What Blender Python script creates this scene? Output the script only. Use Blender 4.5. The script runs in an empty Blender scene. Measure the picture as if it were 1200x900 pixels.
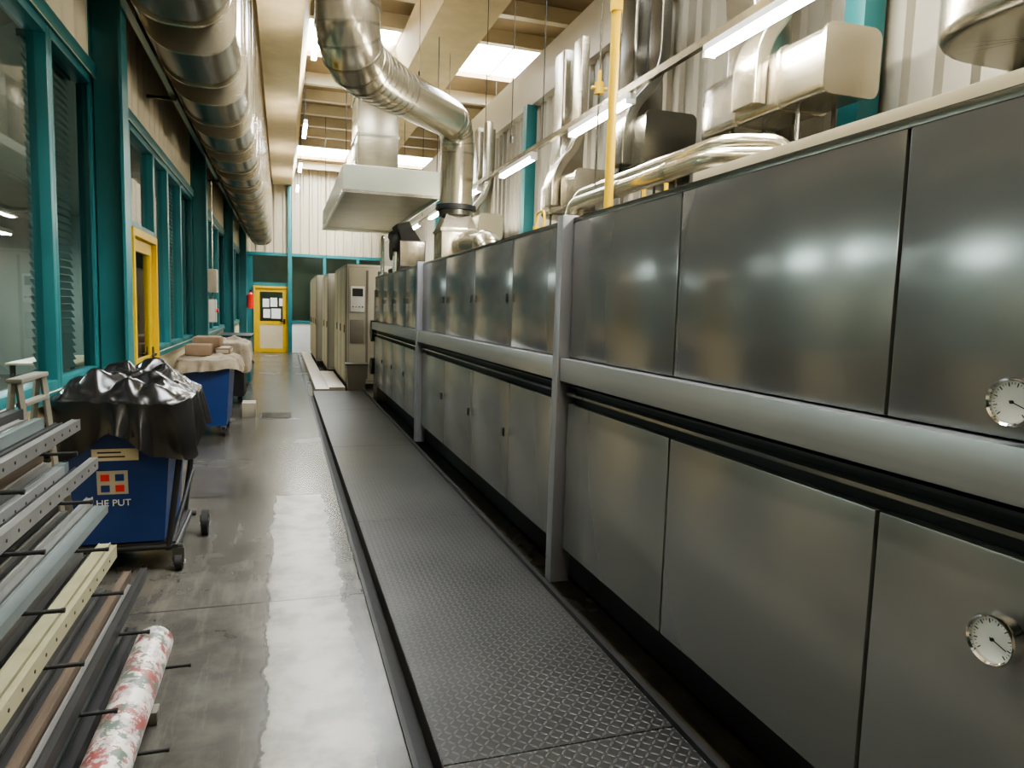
import bpy, bmesh, math, random
from mathutils import Vector, Matrix, noise
random.seed(7)
scene = bpy.context.scene

# ---------------------------------------------------------------- materials
def newmat(name):
    m = bpy.data.materials.new(name); m.use_nodes = True
    nt = m.node_tree
    for n in list(nt.nodes): nt.nodes.remove(n)
    out = nt.nodes.new('ShaderNodeOutputMaterial')
    return m, nt, out

def pbr(name, col, rough=0.5, metal=0.0, var=0.12, scale=4.0, bump=0.0, bscale=60.0, rvar=0.0, spec=0.5, stretch=None, col2=None):
    m, nt, out = newmat(name)
    b = nt.nodes.new('ShaderNodeBsdfPrincipled')
    nt.links.new(b.outputs[0], out.inputs[0])
    b.inputs['Metallic'].default_value = metal
    b.inputs['Roughness'].default_value = rough
    b.inputs['Specular IOR Level'].default_value = spec
    tc = nt.nodes.new('ShaderNodeTexCoord')
    mp = nt.nodes.new('ShaderNodeMapping')
    if stretch: mp.inputs['Scale'].default_value = stretch
    nt.links.new(tc.outputs['Object'], mp.inputs[0])
    n = nt.nodes.new('ShaderNodeTexNoise'); n.inputs['Scale'].default_value = scale
    n.inputs['Detail'].default_value = 3; n.inputs['Roughness'].default_value = 0.5
    nt.links.new(mp.outputs[0], n.inputs['Vector'])
    r = nt.nodes.new('ShaderNodeValToRGB')
    c1 = [max(0, c*(1-var)) for c in col]; c2 = [min(1, c*(1+var)) for c in col]
    if col2: c2 = col2
    r.color_ramp.elements[0].position = 0.2; r.color_ramp.elements[1].position = 0.8
    r.color_ramp.elements[0].color = (*c1, 1); r.color_ramp.elements[1].color = (*c2, 1)
    nt.links.new(n.outputs[0], r.inputs[0]); nt.links.new(r.outputs[0], b.inputs['Base Color'])
    if bump > 0:
        n2 = nt.nodes.new('ShaderNodeTexNoise'); n2.inputs['Scale'].default_value = bscale
        n2.inputs['Detail'].default_value = 3
        nt.links.new(mp.outputs[0], n2.inputs['Vector'])
        bp = nt.nodes.new('ShaderNodeBump'); bp.inputs['Strength'].default_value = bump
        bp.inputs['Distance'].default_value = 0.01
        nt.links.new(n2.outputs[0], bp.inputs['Height']); nt.links.new(bp.outputs[0], b.inputs['Normal'])
    return m

def emis(name, col, strength):
    m, nt, out = newmat(name)
    e = nt.nodes.new('ShaderNodeEmission'); e.inputs[0].default_value = (*col, 1); e.inputs[1].default_value = strength
    nt.links.new(e.outputs[0], out.inputs[0]); return m

def glassmat(name, tint):
    m, nt, out = newmat(name)
    t = nt.nodes.new('ShaderNodeBsdfTransparent'); t.inputs[0].default_value = (*tint, 1)
    g = nt.nodes.new('ShaderNodeBsdfGlossy'); g.inputs['Roughness'].default_value = 0.02
    f = nt.nodes.new('ShaderNodeFresnel'); f.inputs[0].default_value = 1.42
    mx = nt.nodes.new('ShaderNodeMixShader')
    nt.links.new(f.outputs[0], mx.inputs[0]); nt.links.new(t.outputs[0], mx.inputs[1]); nt.links.new(g.outputs[0], mx.inputs[2])
    nt.links.new(mx.outputs[0], out.inputs[0]); return m

class NT:
    def __init__(s, nt): s.nt = nt
    def m(s, op, a, b=None, c=None):
        n = s.nt.nodes.new('ShaderNodeMath'); n.operation = op
        for i, v in enumerate((a, b, c)):
            if v is None: continue
            if isinstance(v, (int, float)): n.inputs[i].default_value = v
            else: s.nt.links.new(v, n.inputs[i])
        return n.outputs[0]
    def rng(s, v, a, b, c, d, smooth=True):
        n = s.nt.nodes.new('ShaderNodeMapRange')
        if smooth: n.interpolation_type = 'SMOOTHSTEP'
        s.nt.links.new(v, n.inputs[0])
        for i, q in enumerate((a, b, c, d)): n.inputs[i+1].default_value = q
        return n.outputs[0]
    def mixc(s, f, a, b):
        n = s.nt.nodes.new('ShaderNodeMix'); n.data_type = 'RGBA'
        for i, v in ((0, f), (6, a), (7, b)):
            if isinstance(v, (int, float)): n.inputs[i].default_value = v
            elif isinstance(v, tuple): n.inputs[i].default_value = (*v, 1)
            else: s.nt.links.new(v, n.inputs[i])
        return n.outputs[2]
    def noise(s, vec, scale, detail=5, rough=0.6):
        n = s.nt.nodes.new('ShaderNodeTexNoise'); n.inputs['Scale'].default_value = scale
        n.inputs['Detail'].default_value = detail; n.inputs['Roughness'].default_value = rough
        s.nt.links.new(vec, n.inputs['Vector']); return n.outputs[0]

def treadmat():
    m, nt, out = newmat('tread_plate_steel'); N = NT(nt)
    b = nt.nodes.new('ShaderNodeBsdfPrincipled'); nt.links.new(b.outputs[0], out.inputs[0])
    tc = nt.nodes.new('ShaderNodeTexCoord'); sp = nt.nodes.new('ShaderNodeSeparateXYZ')
    nt.links.new(tc.outputs['Object'], sp.inputs[0])
    sx = N.m('DIVIDE', sp.outputs[0], 0.030); sy = N.m('DIVIDE', sp.outputs[1], 0.030)
    ix = N.m('FLOOR', sx); iy = N.m('FLOOR', sy)
    par = N.m('FLOORED_MODULO', N.m('ADD', ix, iy), 2.0)
    fx = N.m('SUBTRACT', N.m('SUBTRACT', sx, ix), 0.5); fy = N.m('SUBTRACT', N.m('SUBTRACT', sy, iy), 0.5)
    u = N.m('MULTIPLY', N.m('ADD', fx, fy), 0.7071); v = N.m('MULTIPLY', N.m('SUBTRACT', fx, fy), 0.7071)
    d = N.m('SUBTRACT', v, u)
    a = N.m('MULTIPLY_ADD', par, d, u)
    bb = N.m('SUBTRACT', N.m('ADD', u, v), a)
    e = N.m('ADD', N.m('POWER', N.m('DIVIDE', N.m('ABSOLUTE', a), 0.52), 2.0), N.m('POWER', N.m('DIVIDE', N.m('ABSOLUTE', bb), 0.17), 2.0))
    h = N.rng(e, 1.1, 0.4, 0.0, 1.0)
    no = N.noise(tc.outputs['Object'], 1.6, 4, .55)
    base = N.mixc(N.rng(no, 0.3, 0.7, 0, 1, False), (0.022, 0.022, 0.022), (0.052, 0.050, 0.048))
    base2 = N.mixc(N.m('MULTIPLY', h, 0.55), base, (0.12, 0.117, 0.11))
    nt.links.new(base2, b.inputs['Base Color'])
    b.inputs['Metallic'].default_value = 0.3
    b.inputs['Roughness'].default_value = 0.31
    bp = nt.nodes.new('ShaderNodeBump'); bp.inputs['Strength'].default_value = 0.6; bp.inputs['Distance'].default_value = 0.002
    nt.links.new(h, bp.inputs['Height']); nt.links.new(bp.outputs[0], b.inputs['Normal'])
    return m

def floormat():
    m, nt, out = newmat('worn_concrete'); N = NT(nt)
    b = nt.nodes.new('ShaderNodeBsdfPrincipled'); nt.links.new(b.outputs[0], out.inputs[0])
    tc = nt.nodes.new('ShaderNodeTexCoord'); sp = nt.nodes.new('ShaderNodeSeparateXYZ')
    o = tc.outputs['Object']; nt.links.new(o, sp.inputs[0]); x, y = sp.outputs[0], sp.outputs[1]
    n1 = N.noise(o, 0.9, 4, 0.5); n2 = N.noise(o, 4.5, 6, 0.62)
    mp = nt.nodes.new('ShaderNodeMapping'); mp.inputs['Scale'].default_value = (14, 1.6, 1); nt.links.new(o, mp.inputs[0])
    scr = N.noise(mp.outputs[0], 1.0, 5, .65)
    c = N.mixc(N.rng(n1, 0.3, 0.7, 0, 1, False), (0.040, 0.037, 0.032), (0.078, 0.072, 0.062))
    c = N.mixc(N.m('MULTIPLY', N.rng(n2, 0.42, 0.68, 0, 1, False), 0.5), c, (0.125, 0.116, 0.096))
    c = N.mixc(N.m('MULTIPLY', N.rng(scr, 0.52, 0.75, 0, 1, False), 0.5), c, (0.15, 0.14, 0.118))
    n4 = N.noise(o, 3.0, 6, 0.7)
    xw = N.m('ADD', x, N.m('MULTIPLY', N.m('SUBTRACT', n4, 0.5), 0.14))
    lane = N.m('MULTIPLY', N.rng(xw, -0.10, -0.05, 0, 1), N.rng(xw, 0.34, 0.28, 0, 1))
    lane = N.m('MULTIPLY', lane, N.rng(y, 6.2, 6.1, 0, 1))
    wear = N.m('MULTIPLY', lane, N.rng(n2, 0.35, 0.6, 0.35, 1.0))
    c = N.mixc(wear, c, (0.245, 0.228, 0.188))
    def line(coord, pos, w):
        return N.rng(N.m('ABSOLUTE', N.m('SUBTRACT', coord, pos)), w, w*0.4, 0, 1)
    j = N.m('MAXIMUM', line(y, 6.2, 0.035), N.m('MAXIMUM', line(y, 12.2, 0.03), line(y, 0.2, 0.03)))
    j = N.m('MAXIMUM', j, N.m('MULTIPLY', line(xw, -0.085, 0.012), N.rng(y, 6.2, 6.1, 0, .8)))
    j = N.m('MAXIMUM', j, line(y, 3.9, 0.01))
    c = N.mixc(N.m('MULTIPLY', j, 0.8), c, (0.016, 0.014, 0.012))
    nt.links.new(c, b.inputs['Base Color'])
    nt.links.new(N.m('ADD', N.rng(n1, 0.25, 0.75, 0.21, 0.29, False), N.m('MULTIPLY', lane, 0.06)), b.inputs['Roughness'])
    b.inputs['Specular IOR Level'].default_value = 0.5
    return m

def rollmat():
    m, nt, out = newmat('printed_fabric'); N = NT(nt)
    b = nt.nodes.new('ShaderNodeBsdfPrincipled'); nt.links.new(b.outputs[0], out.inputs[0])
    tc = nt.nodes.new('ShaderNodeTexCoord'); o = tc.outputs['Object']
    n1 = N.noise(o, 13, 4, .7); n2 = N.noise(o, 24, 4, .7)
    mp = nt.nodes.new('ShaderNodeMapping'); mp.inputs['Location'].default_value = (5, 3, 1); nt.links.new(o, mp.inputs[0])
    n3 = N.noise(mp.outputs[0], 11, 4, .7)
    c = N.mixc(N.rng(n1, 0.50, 0.53, 0, 1), (0.46, 0.43, 0.39), (0.20, 0.06, 0.055))
    c = N.mixc(N.rng(n3, 0.51, 0.55, 0, 1), c, (0.08, 0.11, 0.09))
    c = N.mixc(N.rng(n2, 0.54, 0.58, 0, 1), c, (0.32, 0.27, 0.27))
    nt.links.new(c, b.inputs['Base Color']); b.inputs['Roughness'].default_value = 0.35
    return m

M = {}
M['galv'] = pbr('galvanised_steel', (0.38, 0.355, 0.295), 0.27, 0.9, 0.12, 3)
M['galvb'] = pbr('galvanised_steel_bright', (0.57, 0.52, 0.41), 0.24, 0.92, 0.10, 3)
M['galvd'] = pbr('galvanised_steel_dull', (0.15, 0.145, 0.125), 0.26, 0.9, 0.15, 3)
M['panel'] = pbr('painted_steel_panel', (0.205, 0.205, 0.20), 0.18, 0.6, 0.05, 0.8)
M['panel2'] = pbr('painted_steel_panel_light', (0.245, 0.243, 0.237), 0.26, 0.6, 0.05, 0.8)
M['band'] = pbr('brushed_steel_rail', (0.33, 0.33, 0.33), 0.36, 0.7, 0.10, 3, stretch=(1, 0.15, 6))
M['post'] = pbr('grey_steel_post', (0.26, 0.26, 0.285), 0.38, 0.5, 0.08, 5)
M['black'] = pbr('black_steel', (0.006, 0.006, 0.006), 0.7, 0.0, 0.3, 6)
M['dark'] = pbr('dark_iron', (0.026, 0.026, 0.026), 0.5, 0.4, 0.3, 6)
M['teal'] = pbr('teal_paint', (0.020, 0.135, 0.145), 0.36, 0.0, 0.10, 3)
M['beige'] = pbr('beige_paint', (0.56, 0.48, 0.31), 0.5, 0.0, 0.1, 2)
M['clad'] = pbr('cladding_sheet', (0.40, 0.345, 0.25), 0.42, 0.1, 0.08, 0.8)
M['cladr'] = pbr('cladding_sheet_grey', (0.27, 0.25, 0.205), 0.42, 0.2, 0.08, 0.8)
M['cladl'] = pbr('cladding_sheet_light', (0.72, 0.64, 0.48), 0.42, 0.1, 0.06, 0.8)
M['girder'] = pbr('girder_panel', (0.42, 0.385, 0.315), 0.42, 0.2, 0.06, 0.8)
M['yellow'] = pbr('yellow_paint', (0.58, 0.37, 0.012), 0.4, 0.0, 0.1, 5)
M['conc'] = pbr('concrete_beam_paint', (0.60, 0.475, 0.28), 0.75, 0.0, 0.14, 3, 0.4, 30)
M['ceil'] = pbr('ceiling_panel', (0.25, 0.175, 0.095), 0.8, 0.0, 0.15, 2)
M['cream'] = pbr('cream_paint', (0.54, 0.46, 0.31), 0.45, 0.0, 0.08, 3)
M['hood'] = pbr('hood_enamel', (0.42, 0.44, 0.36), 0.35, 0.2, 0.06, 2)
M['hoodin'] = pbr('hood_inner_steel', (0.26, 0.25, 0.185), 0.5, 0.3, 0.1, 3)
M['blue'] = pbr('blue_plastic', (0.010, 0.035, 0.14), 0.38, 0.0, 0.2, 4)
M['bag'] = pbr('black_polythene', (0.010, 0.009, 0.0085), 0.24, 0.0, 0.3, 8)
M['cloth'] = pbr('stained_cloth', (0.20, 0.15, 0.10), 0.9, 0.0, 0.3, 5, 0.3, 30, col2=(0.42, 0.36, 0.28))
M['brown'] = pbr('brown_cardboard', (0.18, 0.115, 0.07), 0.8, 0.0, 0.2, 6)
M['white'] = pbr('white_paint', (0.66, 0.65, 0.61), 0.45, 0.0, 0.06, 6)
M['alu'] = pbr('aluminium_profile', (0.31, 0.305, 0.29), 0.35, 0.75, 0.2, 8)
M['ivory'] = pbr('ivory_profile', (0.27, 0.255, 0.16), 0.42, 0.2, 0.15, 8)
M['ladder'] = pbr('weathered_aluminium', (0.19, 0.175, 0.14), 0.5, 0.4, 0.15, 8)
M['tealg'] = pbr('greygreen_profile', (0.13, 0.155, 0.155), 0.35, 0.4, 0.12, 8)
M['wood'] = pbr('brown_wood', (0.070, 0.049, 0.032), 0.55, 0.0, 0.3, 6, 0.2, 30, stretch=(8, 0.6, 8))
M['chrome'] = pbr('chrome', (0.75, 0.75, 0.74), 0.12, 1.0, 0.03, 6)
M['dial'] = pbr('dial_face', (0.70, 0.70, 0.68), 0.3, 0.0, 0.03, 6)
M['red'] = pbr('red_paint', (0.60, 0.03, 0.02), 0.35, 0.0, 0.1, 6)
M['cab'] = pbr('beige_cabinet', (0.38, 0.345, 0.27), 0.45, 0.1, 0.1, 2)
M['cabd'] = pbr('brown_cabinet', (0.15, 0.13, 0.10), 0.5, 0.1, 0.15, 2)
M['slat'] = pbr('blind_slat', (0.11, 0.145, 0.135), 0.5, 0.0, 0.1, 3)
M['paper'] = pbr('paper', (0.75, 0.75, 0.72), 0.8, 0.0, 0.04, 9)
M['office'] = pbr('office_wall', (0.17, 0.19, 0.17), 0.7, 0.0, 0.15, 1.2)
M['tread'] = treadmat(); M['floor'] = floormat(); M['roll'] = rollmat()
M['glass'] = glassmat('window_glass', (0.66, 0.77, 0.74))
M['tube'] = emis('fluorescent_tube', (1.0, 0.945, 0.81), 205)
M['tubeo'] = emis('office_lamp', (0.95, 1.0, 0.98), 210)
M['sky'] = emis('skylight_diffuser', (0.88, 0.95, 1.0), 50)

# ---------------------------------------------------------------- mesh builder
def fillet(pts, rad, n=7):
    pts = [Vector(p) for p in pts]; out = [pts[0]]
    for i in range(1, len(pts)-1):
        a, p, c = pts[i-1], pts[i], pts[i+1]
        d1 = (a-p); d2 = (c-p); r = min(rad, d1.length*0.48, d2.length*0.48)
        s = p+d1.normalized()*r; e = p+d2.normalized()*r
        for k in range(n+1):
            t = k/n; out.append(s*(1-t)**2 + p*2*t*(1-t) + e*t*t)
    out.append(pts[-1]); return out

class MB:
    def __init__(s, name): s.bm = bmesh.new(); s.mats = []; s.name = name
    def mi(s, k):
        if k not in s.mats: s.mats.append(k)
        return s.mats.index(k)
    def add(s, verts, faces, k):
        vs = [s.bm.verts.new(v) for v in verts]; i = s.mi(k); fs = []
        for f in faces:
            try:
                fc = s.bm.faces.new([vs[j] for j in f]); fc.material_index = i; fs.append(fc)
            except ValueError: pass
        return vs, fs
    def box(s, x0, x1, y0, y1, z0, z1, k, bev=0.0, rot=None):
        V = [(x0,y0,z0),(x1,y0,z0),(x1,y1,z0),(x0,y1,z0),(x0,y0,z1),(x1,y0,z1),(x1,y1,z1),(x0,y1,z1)]
        if rot:
            c = Vector(((x0+x1)/2, (y0+y1)/2, (z0+z1)/2)); V = [c+rot@(Vector(v)-c) for v in V]
        F = [(3,2,1,0),(4,5,6,7),(0,1,5,4),(1,2,6,5),(2,3,7,6),(3,0,4,7)]
        vs, fs = s.add(V, F, k)
        if bev > 0:
            es = list({e for f in fs for e in f.edges})
            bmesh.ops.bevel(s.bm, geom=es, offset=bev, segments=2, affect='EDGES', profile=0.6)
    def hexa(s, V, k):
        s.add(V, [(3,2,1,0),(4,5,6,7),(0,1,5,4),(1,2,6,5),(2,3,7,6),(3,0,4,7)], k)
    def sweep(s, pts, prof, k, hint=(0, 0, 1), caps=True, scales=None):
        pts = [Vector(p) for p in pts]; n = len(pts); m = len(prof); V = []; up = Vector(hint)
        for i, p in enumerate(pts):
            t = (pts[min(i+1, n-1)]-pts[max(i-1, 0)]).normalized()
            side = t.cross(up)
            if side.length < 1e-3: side = t.cross(Vector((1, 0, 0)))
            side.normalize(); u = side.cross(t).normalized(); up = u
            q = scales[i] if scales else 1.0
            for a, b in prof: V.append(p+side*a*q+u*b*q)
        F = []
        for i in range(n-1):
            for j in range(m):
                j2 = (j+1) % m; F.append((i*m+j, i*m+j2, (i+1)*m+j2, (i+1)*m+j))
        if caps: F.append(tuple(range(m-1, -1, -1))); F.append(tuple((n-1)*m+j for j in range(m)))
        s.add(V, F, k)
    def cyl(s, p0, p1, r, k, seg=20, r2=None, caps=True):
        prof = [(math.cos(2*math.pi*j/seg), math.sin(2*math.pi*j/seg)) for j in range(seg)]
        d = Vector(p1)-Vector(p0); h = (0, 0, 1) if abs(d.normalized().z) < 0.9 else (0, 1, 0)
        s.sweep([p0, p1], prof, k, h, caps, [r, r if r2 is None else r2])
    def tube(s, pts, r, k, seg=16, fil=0.0, radii=None, n=7):
        if fil: pts = fillet(pts, fil, n)
        prof = [(math.cos(2*math.pi*j/seg), math.sin(2*math.pi*j/seg)) for j in range(seg)]
        d = (Vector(pts[1])-Vector(pts[0])).normalized(); h = (0, 0, 1) if abs(d.z) < 0.9 else (0, 1, 0)
        s.sweep(pts, prof, k, h, True, radii or [r]*len(pts)); return pts
    def prismY(s, prof, y0, y1, k):
        n = len(prof); V = [(x, y0, z) for x, z in prof]+[(x, y1, z) for x, z in prof]
        F = [(j, (j+1) % n, n+(j+1) % n, n+j) for j in range(n)]
        F += [tuple(range(n-1, -1, -1)), tuple(range(n, 2*n))]; s.add(V, F, k)
    def done(s, parent=None, smooth=35, recalc=True):
        if recalc: bmesh.ops.recalc_face_normals(s.bm, faces=s.bm.faces)
        me = bpy.data.meshes.new(s.name); s.bm.to_mesh(me); s.bm.free()
        for k in s.mats: me.materials.append(M[k])
        if smooth:
            me.polygons.foreach_set('use_smooth', [True]*len(me.polygons))
            me.set_sharp_from_angle(angle=math.radians(smooth))
        o = bpy.data.objects.new(s.name, me); scene.collection.objects.link(o)
        if parent: o.parent = parent
        return o

def empty(name):
    e = bpy.data.objects.new(name, None); e.empty_display_size = 0.2; scene.collection.objects.link(e); return e

def rrect(w, h, r, n=5):
    o = []
    for cx, cy, a0 in ((w-r, h-r, 0), (-w+r, h-r, 90), (-w+r, -h+r, 180), (w-r, -h+r, 270)):
        for i in range(n+1):
            a = math.radians(a0+90*i/n); o.append((cx+r*math.cos(a), cy+r*math.sin(a)))
    return o

def clad(b, axis, c, a0, a1, z0, z1, k, depth=0.035, pitch=0.25, sign=1):
    prof = []; a = a0
    while a < a1:
        for f, d in ((0, 0), (0.55, 0), (0.65, 1), (0.9, 1)):
            if a+f*pitch <= a1: prof.append((a+f*pitch, d*depth*sign))
        a += pitch
    prof.append((a1, 0)); V = []
    for z in (z0, z1):
        for p, d in prof: V.append((c+d, p, z) if axis == 'x' else (p, c+d, z))
    n = len(prof); b.add(V, [(i, i+1, n+i+1, n+i) for i in range(n-1)], k)

YN, YF = -5.0, 25.0
LX = -1.3
# ---------------------------------------------------------------- floor / ceiling / walls
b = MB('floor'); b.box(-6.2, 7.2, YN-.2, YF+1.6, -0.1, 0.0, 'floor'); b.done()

SKY = [(2.6, 4.8), (12.2, 14.2), (21.2, 23.9)]  # nearest skylight row is out of view, added for extra light
SKX = [(0.4, 1.9), (3.15, 4.7)]
b = MB('ceiling')
ys = [YN]+[v for p in SKY for v in p]+[YF]
for i in range(0, len(ys), 2): b.box(LX, 7, ys[i], ys[i+1], 6.2, 6.3, 'ceil')
for (a, c) in SKY:
    xs = [LX]+[v for p in SKX for v in p]+[7]
    for i in range(0, len(xs), 2): b.box(xs[i], xs[i+1], a, c, 6.2, 6.3, 'ceil')
y = YN+0.6
while y < YF-.3:
    if not any(a-.15 < y < c+.02 for a, c in SKY): b.box(LX, 7, y, y+0.14, 5.98, 6.2, 'cream')
    y += 1.15
b.done()
n = 0
for (a, c) in SKY:
    for (x0, x1) in SKX:
        n += 1; b = MB('skylight_%d' % n)
        b.box(x0, x1, a, c, 6.30, 6.33, 'sky')
        b.box((x0+x1)/2-.015, (x0+x1)/2+.015, a, c, 6.27, 6.30, 'white')
        b.done()

for nm, x0, x1 in (('ceiling_beam', -0.32, 0.28), ('ceiling_beam', 1.95, 2.75)):
    b = MB(nm); b.hexa([(x0, YN, 5.5), (x1, YN, 5.5), (x1, YF, 5.5), (x0, YF, 5.5), (x0-.12, YN, 5.98), (x1+.12, YN, 5.98), (x1+.12, YF, 5.98), (x0-.12, YF, 5.98)], 'conc')
    b.done()

# left wall
b = MB('wall_left')
DOOR = (7.1, 8.35)
for (a, c) in ((YN, DOOR[0]), (DOOR[1], YF)):
    b.box(LX-.1, LX, a, c, 0, 1.0, 'beige')
    b.box(LX-.12, LX+.03, a, c, 1.0, 1.06, 'teal', .005)
b.box(LX-.1, LX, YN, YF, 3.25, 6.2, 'beige')
clad(b, 'x', LX+.002, YN, YF, 3.25, 5.9, 'cladl', 0.02, 0.3)
b.box(LX-.12, LX+.04, YN, YF, 3.15, 3.25, 'teal', .005)
b.done()

COLS = [-0.1, 5.9, 11.7, 17.6, 23.6]
for cy in COLS:
    b = MB('steel_column')
    b.box(LX, LX+.02, cy-.1, cy+.1, 0, 5.9, 'teal'); b.box(LX+.2, LX+.22, cy-.1, cy+.1, 0, 5.9, 'teal')
    b.box(LX+.02, LX+.2, cy-.012, cy+.012, 0, 5.9, 'teal')
    b.box(LX, LX+.22, cy-.14, cy+.14, 0, .02, 'dark'); b.done()

def window(idx, y0, y1, z0=1.06, z1=3.15, blind=False):
    b = MB('window_%d' % idx); w = .055
    b.box(LX-.08, LX+.02, y0, y0+w, z0, z1, 'teal', .004); b.box(LX-.08, LX+.02, y1-w, y1, z0, z1, 'teal', .004)
    b.box(LX-.08, LX+.02, y0+w, y1-w, z0, z0+w, 'teal', .004); b.box(LX-.08, LX+.02, y0+w, y1-w, z1-w, z1, 'teal', .004)
    b.add([(LX-.04, y0+w, z0+w), (LX-.04, y1-w, z0+w), (LX-.04, y1-w, z1-w), (LX-.04, y0+w, z1-w)], [(0, 1, 2, 3)], 'glass')
    b.done()
    if blind:
        b = MB('window_blind'); z = z0+w+.02
        R = Matrix.Rotation(math.radians(62), 3, 'Y')
        while z < z1-w:
            b.box(LX-.16, LX-.11, y0+.08, y1-.08, z, z+.002, 'slat', rot=R); z += .05
        b.box(LX-.165, LX-.105, y0+.08, y1-.08, z1-.05, z1-.01, 'slat'); b.done()
wi = 1
for (a, c, bl) in ((-5, -2.6, 0), (-2.6, -.1, 1), (-.1, 1.7, 0), (1.7, 3.3, 0), (3.3, 4.88, 0), (4.88, 5.9, 1), (5.9, 7.1, 0),
               (8.35, 9.3, 0), (9.3, 10.4, 0), (10.4, 11.7, 1), (11.7, 13.1, 0), (13.1, 14.6, 1), (14.6, 16.1, 0), (16.1, 17.6, 1),
               (17.6, 19.6, 0), (19.6, 21.6, 1), (21.6, 23.6, 0), (23.6, 25, 0)):
    window(wi, a, c, blind=bool(bl)); wi += 1
window(wi, DOOR[0], DOOR[1], 2.25, 3.15); wi += 1

def door(name, origin, wdir, W, H, flip=1, papers=False, th=.05):
    e = empty(name); o = Vector(origin); w = Vector(wdir); nrm = w.cross(Vector((0, 0, 1)))*flip
    def bx(bb, a0, a1, z0, z1, t0, t1, k):
        V = []
        for z in (z0, z1):
            for (a, t) in ((a0, t0), (a1, t0), (a1, t1), (a0, t1)):
                V.append(o+w*a+nrm*t+Vector((0, 0, z)))
        bb.hexa(V, k)
    b = MB('frame')
    bx(b, 0, .07, 0, H, 0, th+.05, 'yellow'); bx(b, W-.07, W, 0, H, 0, th+.05, 'yellow'); bx(b, .07, W-.07, H-.07, H, 0, th+.05, 'yellow')
    b.done(e)
    b = MB('leaf'); t0, t1 = .01, .055; k = 'yellow'
    a0, a1 = .08, W-.08; h1 = H-.08
    bx(b, a0, a0+.11, .01, h1, t0, t1, k); bx(b, a1-.11, a1, .01, h1, t0, t1, k)
    bx(b, a0+.11, a1-.11, h1-.11, h1, t0, t1, k); bx(b, a0+.11, a1-.11, .01, .14, t0, t1, k); bx(b, a0+.11, a1-.11, .92, 1.04, t0, t1, k)
    bx(b, a0+.11, a1-.11, .14, .92, t0+.01, t1-.01, 'cream'); b.done(e)
    b = MB('glazing'); bx(b, a0+.11, a1-.11, 1.04, h1-.11, .03, .036, 'glass'); b.done(e)
    b = MB('handle'); bx(b, a1-.09, a1-.03, .95, 1.12, t1, t1+.012, 'dark'); bx(b, a1-.19, a1-.05, 1.03, 1.055, t1+.012, t1+.04, 'dark'); b.done(e)
    if papers:
        b = MB('notices')
        for (pa, pz, pw, ph) in ((.28, 1.5, .2, .28), (.52, 1.52, .22, .3), (.30, 1.15, .21, .29), (.55, 1.13, .3, .33), (.8, 1.55, .2, .25)):
            bx(b, pa, pa+pw, pz, pz+ph, .036, .04, 'paper')
        b.done(e)
    return e
door('door_1', (LX-.06, DOOR[0], 0), (0, 1, 0), DOOR[1]-DOOR[0], 2.25)

# far wall
b = MB('wall_far')
b.box(LX, 7, YF, YF+.1, 3.3, 6.2, 'beige'); clad(b, 'y', YF-.002, LX, 7, 3.3, 6.2, 'clad', 0.04, 0.28, -1)
b.box(LX, 7, YF-.05, YF+.1, 3.2, 3.3, 'teal')
b.box(.18, 7, YF, YF+.1, 0, 1.0, 'white'); b.box(LX, -.95, YF, YF+.1, 0, 3.2, 'teal')
b.box(-.95, .18, YF, YF+.1, 2.2, 2.32, 'teal'); b.box(.18, 7, YF-.03, YF+.1, 1.0, 1.08, 'teal')
x = .18
while x < 7: b.box(x, x+.1, YF-.04, YF+.1, 0, 3.2, 'teal'); x += 1.1
b.box(LX, 7, YF+1.4, YF+1.5, 0, 3.3, 'cab')
b.done()
b = MB('window_%d' % wi); wi += 1
b.box(-.95, .18, YF+.03, YF+.036, 2.32, 3.2, 'glass'); b.box(.28, 6.9, YF+.03, YF+.036, 1.08, 3.2, 'glass'); b.done()
door('door_2', (-.93, YF+.04, 0), (1, 0, 0), 1.1, 2.2, papers=True)
b = MB('steel_column'); b.box(.14, .26, YF-.2, YF-.06, 0, 5.5, 'teal', .005); b.done()

b = MB('wall_back'); b.box(-6.2, 7, YN-.1, YN, 0, 6.2, 'beige'); b.done()
b = MB('wall_outer_right'); b.box(7, 7.1, YN, YF, 0, 6.2, 'beige'); b.done()
RX = 3.35
b = MB('wall_right')
b.box(RX, RX+.08, YN, YF, 0, 4.4, 'cladr'); clad(b, 'x', RX-.002, YN, YF, 0, 4.4, 'cladr', 0.04, 0.22, -1)
b.box(RX-.12, RX+.3, YN, YF, 4.4, 5.0, 'girder', .01)
b.done()
for cy in (-2.4, 3.5, 9.5, 15.5, 21.5):
    b = MB('steel_column'); b.box(RX-.2, RX-.05, cy-.08, cy+.08, 0, 4.4, 'teal', .004); b.done()

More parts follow.
